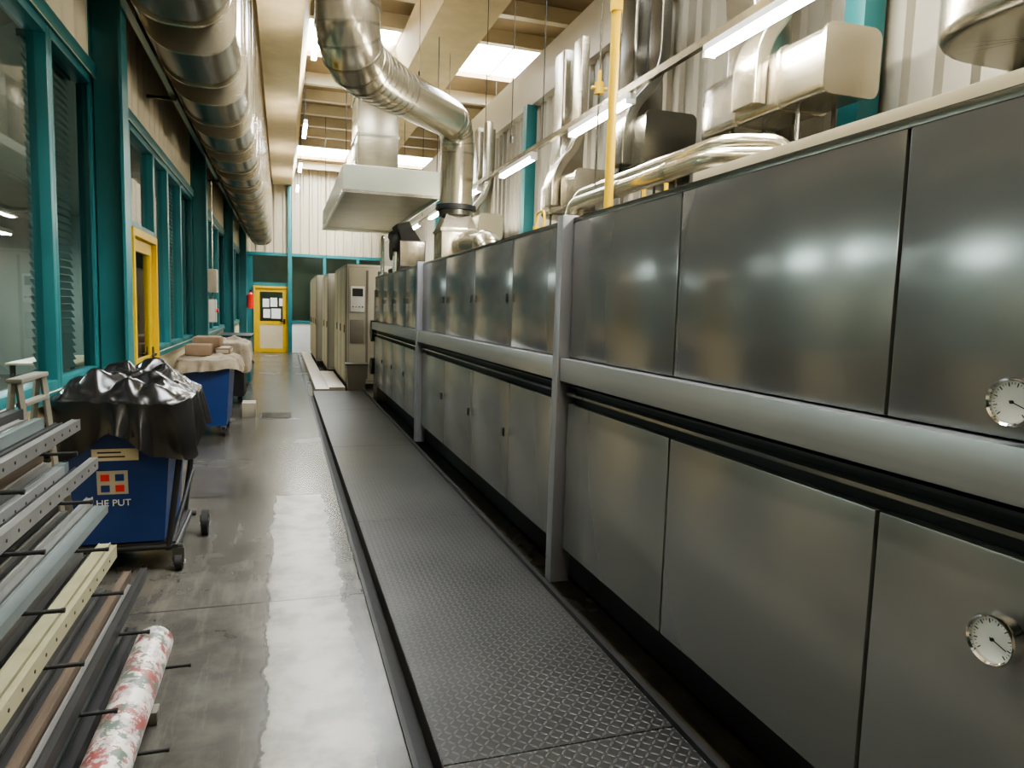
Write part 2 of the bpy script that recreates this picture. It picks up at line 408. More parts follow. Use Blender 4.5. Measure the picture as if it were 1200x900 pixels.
# office beyond the left glazing
b = MB('wall_office'); b.box(-6.2, -6.1, YN, YF, 0, 3.4, 'office'); b.box(-6.1, LX-.1, YN, YF, 3.3, 3.4, 'office')
b.box(-6.1, LX-.1, YF, YF+.1, 0, 3.3, 'office')
for yy in (1.2, 9.0, 17.0): b.box(-6.1, -4.0, yy, yy+.08, 0, 3.3, 'office')
b.done()
for yy in (2.6, 5.2, 7.4, 10.2, 14, 19):
    b = MB('office_lamp'); b.box(-4.95, -4.65, yy, yy+1.2, 2.72, 2.8, 'white', .01); b.box(-4.92, -4.68, yy+.03, yy+1.17, 2.705, 2.72, 'tubeo')
    b.cyl((-4.8, yy+.2, 2.8), (-4.8, yy+.2, 3.3), .006, 'white', 8); b.cyl((-4.8, yy+1, 2.8), (-4.8, yy+1, 3.3), .006, 'white', 8); b.done()
for yy in (2.0, 4.4, 6.6, 10.0, 13.0):
    b = MB('storage_cabinet'); b.box(-6.08, -5.6, yy, yy+1.5, .06, 2.0, 'cabd', .01)
    b.box(-5.6, -5.585, yy+.02, yy+.74, .1, 1.96, 'cab', .004); b.box(-5.6, -5.585, yy+.76, yy+1.48, .1, 1.96, 'cab', .004)
    b.box(-6.05, -5.65, yy+.05, yy+1.45, 0, .06, 'dark'); b.box(-5.585, -5.57, yy+.70, yy+.72, .95, 1.1, 'chrome'); b.box(-5.585, -5.57, yy+.78, yy+.80, .95, 1.1, 'chrome'); b.done()
for yy in (3.0, 5.6, 10.6):
    b = MB('office_desk'); b.box(-3.4, -2.6, yy, yy+1.6, .72, .75, 'cream', .005)
    for xx in (-3.36, -2.68):
        for y2 in (yy+.04, yy+1.5): b.box(xx, xx+.05, y2, y2+.05, 0, .72, 'dark')
    b.box(-3.3, -2.8, yy+1.0, yy+1.45, .3, .72, 'cab', .005); b.done()

# ---------------------------------------------------------------- platform
b = MB('tread_plate_walkway'); js = [-3.38, -.6, 2.15, 4.93, 7.7, 10.5, 12.9]
b.box(.52, 1.38, js[0], js[-1], 0, .092, 'black')
for i in range(len(js)-1): b.box(.5, 1.36, js[i]+.003, js[i+1]-.003, .092, .10, 'tread')
b.box(.497, .52, js[0], js[-1], .0, .096, 'dark'); b.box(1.36, 1.385, js[0], js[-1], .092, .125, 'dark')
b.done(smooth=0)
b = MB('floor_rail'); b.box(.425, .445, -3, 24.5, 0, .012, 'dark'); b.box(.445, .495, -3, 12.9, 0, .004, 'black'); b.done()
b = MB('drain_grate'); b.box(-.32, .12, 10.4, 11.0, 0, .004, 'dark')
for i in range(10): b.box(-.30, .10, 10.44+i*.055, 10.465+i*.055, .004, .01, 'galvd')
b.done()

# ---------------------------------------------------------------- big oven / dryer line
oven = empty('industrial_drying_oven')
FX = 1.45
Y0, Y1 = -3.2, 11.95
b = MB('body'); b.box(FX+.05, 3.05, Y0, Y1, .32, 2.07, 'black'); b.box(FX+.2, 3.0, Y0, Y1, 0, .32, 'black')
b.box(FX+.0, 3.08, Y0, Y1, 2.07, 2.10, 'galvd', .004); b.done(oven)
up = [(-3.2, -2.1), (-2.1, -1.05), (-.95, .35), (.35, 1.40), (1.40, 2.435), (2.435, 3.50),
      (3.59, 4.52), (4.52, 5.5), (5.5, 6.55), (6.55, 7.72), (7.82, 8.85), (8.85, 9.9), (9.9, 10.9), (10.9, 11.95)]
b = MB('upper_panels')
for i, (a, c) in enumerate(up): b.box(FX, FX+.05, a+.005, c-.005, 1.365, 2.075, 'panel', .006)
b.done(oven)
b = MB('lower_panels')
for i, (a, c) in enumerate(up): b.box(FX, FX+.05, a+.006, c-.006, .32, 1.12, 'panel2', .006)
b.done(oven)
b = MB('mid_rail')
for (a, c) in ((Y0, 3.5), (3.59, 7.72), (7.82, Y1)):
    b.box(FX-.05, FX+.05, a, c, 1.24, 1.36, 'band', .005)
    b.box(FX-.01, FX+.05, a, c, 1.165, 1.178, 'panel'); b.box(FX+.01, FX+.05, a, c, 1.205, 1.215, 'dark')
b.done(oven)
b = MB('posts')
for py in (-1.05, 3.5, 7.72): b.box(FX-.06, FX+.05, py+.005, py+.085, .125, 2.11, 'post', .004)
b.done(oven)
b = MB('top_ledge'); b.box(FX+.05, FX+.11, -3, 2.45, 2.10, 2.15, 'cream', .005); b.box(FX+.3, FX+.34, 3.6, 11.5, 2.10, 2.14, 'galv', .005); b.done(oven)
b = MB('latches')
for (a, c) in up[6:]:
    b.box(FX-.012, FX, a+.09, a+.12, .74, .80, 'dark', .003); b.box(FX-.012, FX, a+.09, a+.12, 1.66, 1.72, 'dark', .003)
b.done(oven)

def gauge(name, y, z, r):
    b = MB(name); x0 = FX
    b.cyl((x0, y, z), (x0-.03, y, z), r*.5, 'dark', 24)
    b.cyl((x0-.03, y, z), (x0-.055, y, z), r*.98, 'chrome', 48)
    seg = 48; V = []; F = []
    rr = [(r, -.055), (r*1.02, -.062), (r*.95, -.070), (r*.87, -.066), (r*.86, -.058)]
    for j in range(seg):
        a = 2*math.pi*j/seg
        for (q, d) in rr: V.append((x0+d, y+q*math.cos(a), z+q*math.sin(a)))
    m = len(rr)
    for j in range(seg):
        for i in range(m-1): F.append((j*m+i, j*m+i+1, ((j+1) % seg)*m+i+1, ((j+1) % seg)*m+i))
    b.add(V, F, 'chrome')
    b.cyl((x0-.055, y, z), (x0-.058, y, z), r*.87, 'dial', 48)
    for i in range(28):
        a = math.radians(-135+i*10); L = .16 if i % 3 == 0 else .08
        p0 = Vector((x0-.0585, y-math.sin(a)*r*.8, z+math.cos(a)*r*.8)); p1 = Vector((x0-.0585, y-math.sin(a)*r*(.8-L), z+math.cos(a)*r*(.8-L)))
        b.cyl(p0, p1, r*.012 if i % 3 else r*.02, 'black', 6)
    a = math.radians(110)
    b.cyl((x0-.0595, y+math.sin(a)*r*.12, z-math.cos(a)*r*.12), (x0-.0595, y-math.sin(a)*r*.62, z+math.cos(a)*r*.62), r*.02, 'black', 6)
    b.cyl((x0-.058, y, z), (x0-.062, y, z), r*.07, 'black', 16)
    return b
b = gauge('upper_gauge', 1.035, 1.449, .050); b.done(oven)
b = gauge('lower_gauge', 1.025, .956, .053)
b.box(FX-.012, FX, .90, 1.0, 1.0, 1.06, 'galvd', .003); b.cyl((FX-.02, .95, 1.03), (FX, .95, 1.03), .012, 'dark', 12); b.done(oven)

# ---------------------------------------------------------------- exhaust ducts over the oven
DX = 2.82
def exhaust(y0, y1, zc, w=.18, x=DX, mat='galv', rise=True, top=4.38, ym=None, bmat='galvb'):
    b = MB('exhaust_duct')
    prof = rrect(w, w, .05)
    pts = fillet([(x, y0, zc), (x, y1, zc), (RX-.05, y1, zc)], .34, 9)
    b.sweep(pts, prof, mat)
    L = y1-y0
    for yy in (y0+.01, y0+L*.30, y0+L*.62): b.sweep([(x, yy-.012, zc), (x, yy+.012, zc)], rrect(w+.01, w+.01, .055), bmat)
    for yy in (y0+L*.2, y0+L*.7):
        for dx in (-w*.7, w*.7):
            if x+dx < 3.06: b.cyl((x+dx, yy, 2.10), (x+dx, yy, zc-w+.01), .012, 'galvd', 8)
    if rise:
        ym = ym or y0+L*.46
        pts = fillet([(x-w-.05, ym, zc-w*.7), (x-w-.05, ym, zc+w+.02), (x+.10, ym+.10, zc+w+.40), (x+.10, ym+.10, top)], .24, 8)
        b.sweep(pts, rrect(.11, .045, .015), bmat, hint=(1, 0, 0))
        b.sweep(fillet([(x+.05, ym+.30, zc+w-.02), (x+.05, ym+.30, zc+w+.3), (x+.17, ym+.55, zc+w+.6), (x+.17, ym+.55, top)], .2, 6), rrect(.15, .14, .03), mat, hint=(1, 0, 0))
    return b.done()
exhaust(.90, 2.42, 3.06, .25, x=2.88, rise=False)
exhaust(3.12, 4.35, 2.95, .17)
exhaust(4.95, 5.65, 2.93, .21, mat='galvd', bmat='galvd')
exhaust(6.4, 7.5, 2.80, .17)
exhaust(9.9, 11.0, 2.80, .17)

b = MB('insulated_steam_pipes')
b.tube(fillet([(2.05, 5.0, 2.10), (2.05, 5.0, 2.40), (2.05, 3.2, 2.40), (2.40, 3.0, 2.40), (2.40, 3.0, 2.10)], .12, 6), .05, 'galvb', 18)
b.tube(fillet([(2.22, 5.3, 2.10), (2.22, 5.3, 2.52), (2.22, 3.35, 2.52), (2.52, 3.2, 2.52), (2.52, 3.2, 2.10)], .12, 6), .05, 'galvb', 18)
for yy in (3.6, 4.2): b.cyl((2.05, yy-.02, 2.40), (2.05, yy+.02, 2.40), .056, 'galv', 18)
b.done()
b = MB('wall_pipe'); b.tube([(3.12, -3, 2.46), (3.12, 15, 2.46)], .03, 'galvb', 12)
for yy in (-2, .6, 2.8, 5.7, 8.3, 10.4, 13): b.box(3.10, 3.3, yy, yy+.03, 2.40, 2.43, 'galvd')
b.done()

b = MB('gas_pipe'); b.tube([(1.9, 4.05, 2.10), (1.9, 4.05, 5.97)], .028, 'yellow', 18)
b.cyl((1.9, 4.05, 2.10), (1.9, 4.05, 2.16), .045, 'yellow', 18); b.cyl((1.9, 4.05, 3.4), (1.9, 4.05, 3.46), .038, 'yellow', 18)
b.done()
b = MB('pull_cord_valve')
b.tube([(2.12, 4.75, 2.10), (2.12, 4.75, 5.5)], .007, 'galvd', 8)
b.cyl((2.12, 4.75, 3.14), (2.12, 4.75, 3.22), .032, 'yellow', 14); b.cyl((2.06, 4.75, 3.18), (2.18, 4.75, 3.18), .012, 'yellow', 10); b.cyl((2.12, 4.75, 3.22), (2.12, 4.75, 3.3), .014, 'yellow', 10); b.done()
b = MB('yellow_gas_branch')
b.tube(fillet([(2.35, 4.45, 2.10), (2.35, 4.45, 2.62), (2.35, 4.15, 2.62), (2.35, 4.15, 2.10)], .06), .014, 'yellow', 12)
b.cyl((2.35, 4.45, 2.3), (2.35, 4.45, 2.38), .03, 'yellow', 14)
b.tube(fillet([(2.2, 6.2, 2.10), (2.2, 6.2, 2.5), (2.2, 6.0, 2.5), (2.2, 6.0, 2.10)], .06), .012, 'yellow', 12); b.cyl((2.2, 6.2, 2.3), (2.2, 6.2, 2.38), .03, 'yellow', 14); b.done()

def lamp(x, y0, z, L=1.25, wires=True, top=6.2):
    b = MB('fluorescent_lamp')
    b.box(x-.035, x+.035, y0, y0+L, z, z+.045, 'white', .006)
    for dx in (-.02, .02): b.cyl((x+dx, y0+.03, z-.018), (x+dx, y0+L-.03, z-.018), .014, 'tube', 10)
    b.box(x-.035, x+.035, y0, y0+.03, z-.035, z, 'white'); b.box(x-.035, x+.035, y0+L-.03, y0+L, z-.035, z, 'white')
    if wires:
        for yy in (y0+.15, y0+L-.15): b.cyl((x, yy, z+.045), (x, yy, top), .005, 'dark', 6)
    b.done()
RLX = 2.45
for i in range(-2, 8): lamp(RLX, .62+2.14*i, 3.19, 1.15, wires=False)
b = MB('lamp_rail'); b.box(RLX-.02, RLX+.02, -4.5, 18.5, 3.24, 3.29, 'galvb')
for i in range(-3, 9): b.cyl((RLX, .4+2.14*i, 3.29), (RLX, .4+2.14*i, 5.5), .005, 'dark', 6)
b.done()
for yy in (-3, -.5, 2, 4.4, 9.6, 14.6, 18.6, 22): lamp(.42, yy, 5.1, 1.3, top=5.97)  # lamps short of the round duct are unseen, added to brighten the left wall
for yy in (12.4, 22.0): lamp(3.9, yy, 5.6, 1.3, top=5.97)

for (x, yy, z1) in ((1.6, 9.0, 4.5), (1.75, 5.6, 3.0)):
    b = MB('suspension_cable'); b.cyl((x, yy, z1), (x, yy, 5.97), .004, 'galvd', 6); b.cyl((x, yy, z1-.05), (x, yy, z1), .012, 'dark', 8); b.done()

# ---------------------------------------------------------------- extraction hood
b = MB('extraction_hood'); x0, x1, y0, y1, z0, z1 = .8, 2.2, 10.4, 15.8, 3.2, 3.58
b.box(x0, x1, y0, y0+.03, z0, z1, 'hood'); b.box(x0, x1, y1-.03, y1, z0, z1, 'hood')
b.box(x0, x0+.03, y0+.03, y1-.03, z0, z1, 'hood'); b.box(x1-.03, x1, y0+.03, y1-.03, z0, z1, 'hood')
cx0, cx1, cy0, cy1, zt = 1.2, 1.9, 12.3, 13.9, 3.95
b.hexa([(x0, y0, z1), (x1, y0, z1), (x1, y1, z1), (x0, y1, z1), (cx0, cy0, zt), (cx1, cy0, zt), (cx1, cy1, zt), (cx0, cy1, zt)], 'hood')
b.box(x0+.03, x1-.03, y0+.03, y1-.03, z0+.06, z0+.08, 'hoodin')
b.box(x0-.012, x1+.012, y0-.012, y0, z0, z0+.04, 'galv'); b.box(x0-.012, x0, y0, y1, z0, z0+.04, 'galv')
b.box(cx0, cx1, 12.6, 13.6, zt, 6.05, 'galvb', .01)
for z in (4.5, 5.2): b.box(cx0-.02, cx1+.02, 12.58, 13.62, z, z+.04, 'galv')
for (x, yy) in ((.85, 10.5), (2.15, 10.5), (.85, 15.7), (2.15, 15.7)): b.cyl((x, yy, z1), (x, yy, 5.5), .006, 'dark', 6)
b.done()

# ---------------------------------------------------------------- round ventilation duct
b = MB('ventilation_duct')
path = fillet([(.60, 6.4, 6.18), (.51, 6.43, 3.74), (.92, 7.18, 3.77), (2.12, 9.06, 3.95), (2.12, 9.1, 2.87)], .38, 5)
n = len(path); rad = [.275-(.275-.212)*min(1, max(0, (i-2)/(n-6))) for i in range(n)]
b.tube(path, .3, 'galvb', 32, radii=rad)
for i in range(1, n-1):
    t = (path[i+1]-path[i-1]).normalized()*.010
    b.cyl(path[i]-t, path[i]+t, rad[i]*1.02, 'galv', 32)
for t in (.25, .5, .75):
    a = path[0].lerp(path[1], t); d = (path[1]-path[0]).normalized()*.013; b.cyl(a-d, a+d, .281, 'galv', 32)
b.cyl((2.12, 9.1, 2.87), (2.12, 9.1, 2.93), .26, 'dark', 28); b.cyl((2.12, 9.1, 2.80), (2.12, 9.1, 2.87), .225, 'galvd', 28)
b.done()
b = MB('duct_plenum_box')
b.box(1.89, 2.35, 8.86, 9.34, 2.10, 2.63, 'galvb', .01)
b.hexa([(1.89, 8.86, 2.63), (2.35, 8.86, 2.63), (2.35, 9.34, 2.63), (1.89, 9.34, 2.63), (1.96, 8.93, 2.80), (2.28, 8.93, 2.80), (2.28, 9.27, 2.80), (1.96, 9.27, 2.80)], 'galvb')
b.box(1.875, 2.365, 8.845, 9.355, 2.58, 2.61, 'galv')
p = b.tube(fillet([(2.18, 8.86, 2.4), (2.2, 8.6, 2.4), (2.27, 8.05, 2.36), (2.27, 7.7, 2.10)], .13, 5), .165, 'galvb', 24)
for i in (3, 8, 12): b.cyl(p[i]-(p[i+1]-p[i]).normalized()*.012, p[i]+(p[i+1]-p[i]).normalized()*.012, .172, 'galv', 24)
b.done()
b = MB('extractor_fan_unit')
b.box(1.62, 2.10, 10.7, 11.7, 2.10, 2.22, 'dark', .01); b.box(1.66, 2.06, 10.8, 11.5, 2.22, 2.62, 'galv', .015)
b.cyl((1.58, 11.15, 2.52), (1.72, 11.15, 2.52), .19, 'dark', 24); b.cyl((1.66, 10.9, 2.64), (1.66, 11.4, 2.72), .09, 'dark', 18)
b.hexa([(1.7, 10.85, 2.62), (2.0, 10.85, 2.62), (2.0, 11.4, 2.62), (1.7, 11.4, 2.62), (1.62, 10.8, 2.85), (1.8, 10.8, 2.9), (1.8, 11.3, 2.9), (1.62, 11.3, 2.85)], 'dark')
b.done()
b = MB('steam_valve_pipes')
for yy, h in ((10.4, 2.4), (11.75, 2.75)): b.tube(fillet([(1.55, yy, 2.10), (1.55, yy, h), (1.55, yy+.18, h), (1.55, yy+.18, 2.10)], .05), .02, 'galv', 10)
b.done()

# ---------------------------------------------------------------- left overhead duct bank
b = MB('overhead_duct_bank')
def U(x0, x1, zb, zt, r, n=9):
    o = [(x0, zt), (x0, zb+r)]
    for i in range(1, n+1): a = math.pi+math.pi/2*i/n; o.append((x0+r+r*math.cos(a), zb+r+r*math.sin(a)))
    for i in range(0, n+1): a = -math.pi/2+math.pi/2*i/n; o.append((x1-r+r*math.cos(a), zb+r+r*math.sin(a)))
    o.append((x1, zt)); return o
y = 3.15
while y < 23.3:
    b.prismY(U(-.98, -.34, 3.45, 5.2, .27), y, y+.85, 'galvd')
    for yy in (y-.012, y+.83): b.prismY(U(-.995, -.325, 3.435, 5.2, .275), yy, yy+.035, 'galvb')
    y += 1.42
b.prismY(U(-.9, -.42, 3.62, 5.1, .2), 3.15, 23.6, 'galvd')
y = 3.6
while y < 23.5:
    for xx in (-.9, -.45): b.cyl((xx, y, 5.2), (xx, y, 6.2), .008, 'dark', 6)
    y += 2.84
b.done()
b = MB('cable_tray'); b.box(-1.06, -1.01, 3, 24, 3.62, 3.68, 'galvb'); b.tube([(-1.03, 3, 3.75), (-1.03, 24, 3.75)], .02, 'galvb', 8)
for yy in (4, 8, 13, 19): b.box(-1.278, -1.01, yy, yy+.03, 3.59, 3.62, 'galvd')
b.done()

# ---------------------------------------------------------------- far control cabinets
def cabinet(x0, x1, y0, y1, H, doors):
    b = MB('control_cabinet'); b.box(x0+.02, x1, y0+.02, y1, 0, .1, 'dark'); b.box(x0, x1, y0, y1, .1, H, 'cab', .01)
    L = (y1-y0)/doors
    for i in range(doors):
        b.box(x0-.02, x0, y0+i*L+.02, y0+(i+1)*L-.02, .16, H-.06, 'cream', .005)
        b.box(x0-.035, x0-.02, y0+i*L+.08, y0+i*L+.11, 1.1, 1.25, 'dark')
    b.box(x0+.04, x1-.04, y0-.015, y0, .16, H-.06, 'cab', .005)
    return b
b = cabinet(1.15, 2.4, 14, 17, 2.42, 3)
b.box(1.22, 1.5, 13.95, 13.985, 1.5, 2.0, 'white', .004); b.box(1.26, 1.46, 13.94, 13.95, 1.8, 1.95, 'dark')
for i in range(4): b.cyl((1.27+i*.06, 13.95, 1.6), (1.27+i*.06, 13.93, 1.6), .015, ('red', 'yellow', 'teal', 'black')[i], 12)
b.box(1.52, 1.56, 13.96, 13.985, .2, 2.3, 'cabd'); b.box(1.22, 1.48, 13.96, 13.985, .9, 1.35, 'cabd', .004)
b.done()
cabinet(1.0, 2.4, 17.2, 19.5, 2.36, 2).done(); cabinet(.85, 2.4, 19.8, 24, 2.42, 4).done()
b = MB('low_platform'); b.box(.55, .80, 13.2, 24, 0, .1, 'cab', .006); b.box(.80, 1.10, 13.5, 16.9, 0, .1, 'cab', .006); b.done()
b = MB('waste_bin'); b.hexa([(1.12, 13.0, 0), (1.4, 13.0, 0), (1.4, 13.3, 0), (1.12, 13.3, 0), (1.08, 12.96, .55), (1.44, 12.96, .55), (1.44, 13.34, .55), (1.08, 13.34, .55)], 'cabd')
b.box(1.06, 1.46, 12.94, 13.36, .55, .58, 'dark', .006); b.done()
b = MB('machine_end_drive'); b.box(1.5, 2.4, 12.0, 12.5, 0, 1.9, 'cabd', .01)
b.cyl((1.42, 12.25, 1.2), (1.5, 12.25, 1.2), .18, 'dark', 20); b.cyl((1.42, 12.25, .6), (1.5, 12.25, .6), .14, 'dark', 20)
b.cyl((1.6, 12.2, 1.9), (1.6, 12.2, 2.2), .08, 'galv', 16); b.done()

# ---------------------------------------------------------------- wall fittings
b = MB('electrical_box'); b.box(-1.078, -.95, 11.58, 11.82, 1.75, 2.1, 'cab', .01); b.box(-1.078, -.97, 11.6, 11.8, 1.3, 1.65, 'white', .01)
b.cyl((-.97, 11.7, 1.48), (-.94, 11.7, 1.48), .03, 'red', 14); b.cyl((-1.02, 11.7, 2.1), (-1.02, 11.7, 3.4), .012, 'galv', 8)
b.cyl((-1.02, 11.7, 1.65), (-1.02, 11.7, 1.75), .012, 'galv', 8); b.done()
b = MB('fire_extinguisher'); b.cyl((-.96, 23.4, 1.45), (-.96, 23.4, 1.88), .085, 'red', 18); b.cyl((-.96, 23.4, 1.88), (-.96, 23.4, 1.95), .085, 'red', 18, r2=.03)
b.cyl((-.96, 23.4, 1.95), (-.96, 23.4, 2.0), .03, 'black', 12); b.box(-1.0, -.9, 23.38, 23.42, 2.0, 2.02, 'black'); b.box(-1.078, -1.045, 23.36, 23.52, 1.5, 1.85, 'dark'); b.done()

# ---------------------------------------------------------------- draped sheets
def drape(name, cx, cy, hx, hy, ztop, mound, hang, k, seed=0, rings=38, segs=160, parent=None, wr=.03, hfun=None):
    b = MB(name); V = []; F = []
    for i in range(rings+1):
        s = i/rings*1.7
        for j in range(segs):
            th = 2*math.pi*j/segs; c, q = math.cos(th), math.sin(th)
            kk = (abs(c)**5+abs(q)**5)**(-.2)
            px, py = c*kk*min(s, 1)*hx, q*kk*min(s, 1)*hy
            n1 = noise.noise(Vector((px*4+seed, py*4, 1.3))); n2 = abs(noise.noise(Vector((px*6+seed, py*6, s*1.2+5))))
            n3 = noise.noise(Vector((px*16, py*16+seed, 2)))
            if s <= 1:
                rx = s; z = ztop+mound*(1-s**3)*(1+.6*n1)+wr*(n2*2-.6)*(1.1-s*.8)+wr*.2*n3
                out = 0
            else:
                t = (s-1)/.7; h = hang*(1+.55*n1+.25*math.sin(th*3+seed))
                if hfun: h *= hfun(th)
                rx = 1; z = ztop-.0-t*h+wr*(n2*2-.6)*.3*(1-t)+wr*.2*n3*(1-t); fold = math.sin(th*13+seed*3+n1*6)
                out = .02+t*.05*(.5+fold*.5)+.03*n2*t
            x = cx+c*kk*(hx*rx+out); y = cy+q*kk*(hy*rx+out)
            V.append((x, y, z))
    for i in range(rings):
        for j in range(segs):
            j2 = (j+1) % segs; F.append((i*segs+j, i*segs+j2, (i+1)*segs+j2, (i+1)*segs+j))
    b.add(V, F, k); bmesh.ops.remove_doubles(b.bm, verts=b.bm.verts, dist=1e-5)
    return b.done(parent, smooth=60)

# ---------------------------------------------------------------- blue waste cart 1
cart = empty('blue_waste_cart')
def tub(name, x0, x1, y0, y1, z0, z1, tx):
    b = MB(name)
    b.hexa([(x0+tx, y0+tx, z0), (x1-tx, y0+tx, z0), (x1-tx, y1-tx, z0), (x0+tx, y1-tx, z0), (x0, y0, z1), (x1, y0, z1), (x1, y1, z1), (x0, y1, z1)], 'blue')
    b.box(x0-.025, x1+.025, y0-.025, y1+.025, z1-.05, z1, 'blue', .01)
    return b
b = tub('tub', -1.19, -.62, 4.48, 5.27, .18, .98, .06); b.done(cart)
b = MB('steel_frame')
for yy in (4.54, 5.24):
    b.cyl((-.66, yy, .12), (-.56, yy, .92), .018, 'dark', 12); b.cyl((-1.14, yy, .12), (-1.19, yy, .3), .018, 'dark', 12)
    b.cyl((-1.14, yy, .14), (-.58, yy, .14), .018, 'dark', 12)
b.cyl((-.56, 4.52, .92), (-.56, 5.26, .92), .018, 'dark', 12); b.cyl((-.62, 4.52, .14), (-.62, 5.26, .14), .018, 'dark', 12)
b.cyl((-1.14, 4.52, .14), (-1.14, 5.26, .14), .018, 'dark', 12); b.cyl((-.60, 5.24, .45), (-.64, 4.56, .16), .014, 'dark', 12)
b.box(-1.14, -.62, 4.54, 5.24, .15, .17, 'dark'); b.done(cart)
b = MB('wheels')
for (x, yy, r) in ((-.52, 5.2, .085), (-1.15, 5.2, .085), (-.60, 4.52, .05), (-1.13, 4.52, .05)):
    b.cyl((x-.02, yy, r), (x+.02, yy, r), r, 'black', 28); b.cyl((x-.026, yy, r), (x+.026, yy, r), r*.45, 'galvd', 20)
    b.box(x-.032, x+.032, yy-.02, yy+.02, r*1.05, .14, 'galvd'); b.cyl((x-.034, yy, r), (x+.034, yy, r), .01, 'band', 10)
b.done(cart)
b = MB('label')
def fy(z): return 4.48+.06*(.98-z)/.80-.006
def flat(x0, x1, z0, z1, k, lift=0):
    V = []
    for z in (z0, z1):
        y = fy(z)-lift
        V += [(x0, y, z), (x1, y, z), (x1, y+.004, z), (x0, y+.004, z)]
    b.hexa(V, k)
flat(-1.04, -.80, .68, .75, 'cream'); flat(-1.01, -.87, .70, .708, 'black', .003); flat(-1.01, -.89, .725, .733, 'black', .003)
flat(-1.02, -.86, .48, .62, 'cab')
flat(-1.0, -.955, .56, .60, 'red', .003); flat(-.925, -.88, .495, .535, 'red', .003); flat(-.925, -.88, .56, .60, 'blue', .003); flat(-1.0, -.955, .495, .535, 'blue', .003)
b.done(cart)
cu = bpy.data.curves.new('lettering', 'FONT'); cu.body = 'HE PUT'; cu.size = .055; cu.extrude = .002
cu.materials.append(M['white'])
to = bpy.data.objects.new('lettering', cu); scene.collection.objects.link(to); to.parent = cart
to.rotation_euler = (math.radians(94), 0, 0); to.location = (-1.03, fy(.41)-.001, .41)
drape('plastic_cover', -.89, 4.87, .35, .44, 1.04, .14, .27, 'bag', 3.3, parent=cart, wr=.08, rings=60, segs=220)

cart2 = empty('covered_blue_cart')
b = tub('tub', -1.14, -.60, 8.95, 9.95, .14, .92, .05); b.done(cart2)
b = MB('wheels')
for x in (-1.05, -.69):
    for yy in (9.1, 9.8): b.cyl((x-.02, yy, .06), (x+.02, yy, .06), .06, 'black', 20); b.box(x-.03, x+.03, yy-.03, yy+.03, .09, .14, 'band')
b.done(cart2)
drape('cloth_cover', -.86, 9.45, .32, .55, .94, .05, .15, 'cloth', 8.1, parent=cart2, wr=.05)
b = MB('folded_textiles'); b.box(-1.10, -.82, 9.05, 9.5, .97, 1.10, 'brown', .02); b.box(-.80, -.62, 9.3, 9.8, .97, 1.05, 'cab', .02); b.box(-1.06, -.74, 9.4, 9.85, 1.05, 1.18, 'brown', .03); b.done(cart2)
cart3 = empty('covered_textile_trolley')
b = MB('box'); b.box(-1.0, -.60, 12.0, 12.8, .12, .95, 'dark', .01)
for x in (-.9, -.68):
    for yy in (12.1, 12.65): b.cyl((x-.02, yy, .06), (x+.02, yy, .06), .06, 'black', 16)
b.done(cart3)
drape('cloth_cover', -.84, 12.42, .30, .44, .98, .05, .35, 'cloth', 5.0, parent=cart3, wr=.05)
b = MB('teal_parts_bin'); b.box(-1.18, -.6, 14.4, 15.6, .1, .95, 'teal', .02); b.box(-1.2, -.58, 14.38, 15.62, .95, 1.0, 'dark', .01); b.box(-1.1, -.7, 14.5, 15.5, 0, .1, 'dark'); b.done()
b = MB('cardboard_box'); b.box(-.56, -.38, 10.6, 10.9, 0, .2, 'cab', .004); b.box(-.56, -.38, 10.74, 10.76, .2, .203, 'brown'); b.done()

# ---------------------------------------------------------------- step ladder
b = MB('step_ladder')
for yy in (3.48, 3.80):
    b.cyl((-1.09, yy, 1.25), (-1.22, yy, 0.0), .015, 'ladder', 4); b.cyl((-1.07, yy, 1.25), (-.96, yy, 0.0), .015, 'ladder', 4)
for i in range(5):
    z = .22+i*.23; x = -.96-(z/1.25)*.11; b.box(x-.025, x+.015, 3.49, 3.79, z-.009, z+.009, 'ladder', .003)
b.box(-1.11, -1.05, 3.46, 3.82, 1.235, 1.255, 'ladder', .005); b.done()

# ---------------------------------------------------------------- profile rack
rack = empty('profile_storage_rack')
b = MB('uprights')
for yy in (1.15, 1.95, 2.85):
    b.box(-1.16, -1.10, yy-.03, yy+.03, .05, 1.24, 'ladder', .004); b.box(-1.25, -.46, yy-.035, yy+.035, 0, .05, 'ladder', .004)
b.box(-1.15, -1.11, 1.18, 2.82, 1.14, 1.18, 'ladder'); b.box(-1.15, -1.11, 1.18, 2.82, .2, .24, 'ladder'); b.done(rack)
tiers = [(1.06, -.80), (.88, -.755), (.70, -.71), (.53, -.665), (.37, -.58), (.22, -.44)]
b = MB('arms')
for yy in (1.15, 1.75, 2.3, 2.85):
    for (z, fx) in tiers: b.cyl((-1.11, yy, z-.012), (fx+.09, yy, z-.012), .0065, 'black', 10); b.cyl((fx+.087, yy, z-.012), (fx+.097, yy, z-.012), .008, 'black', 10)
b.done(rack)
b = MB('metal_profiles')
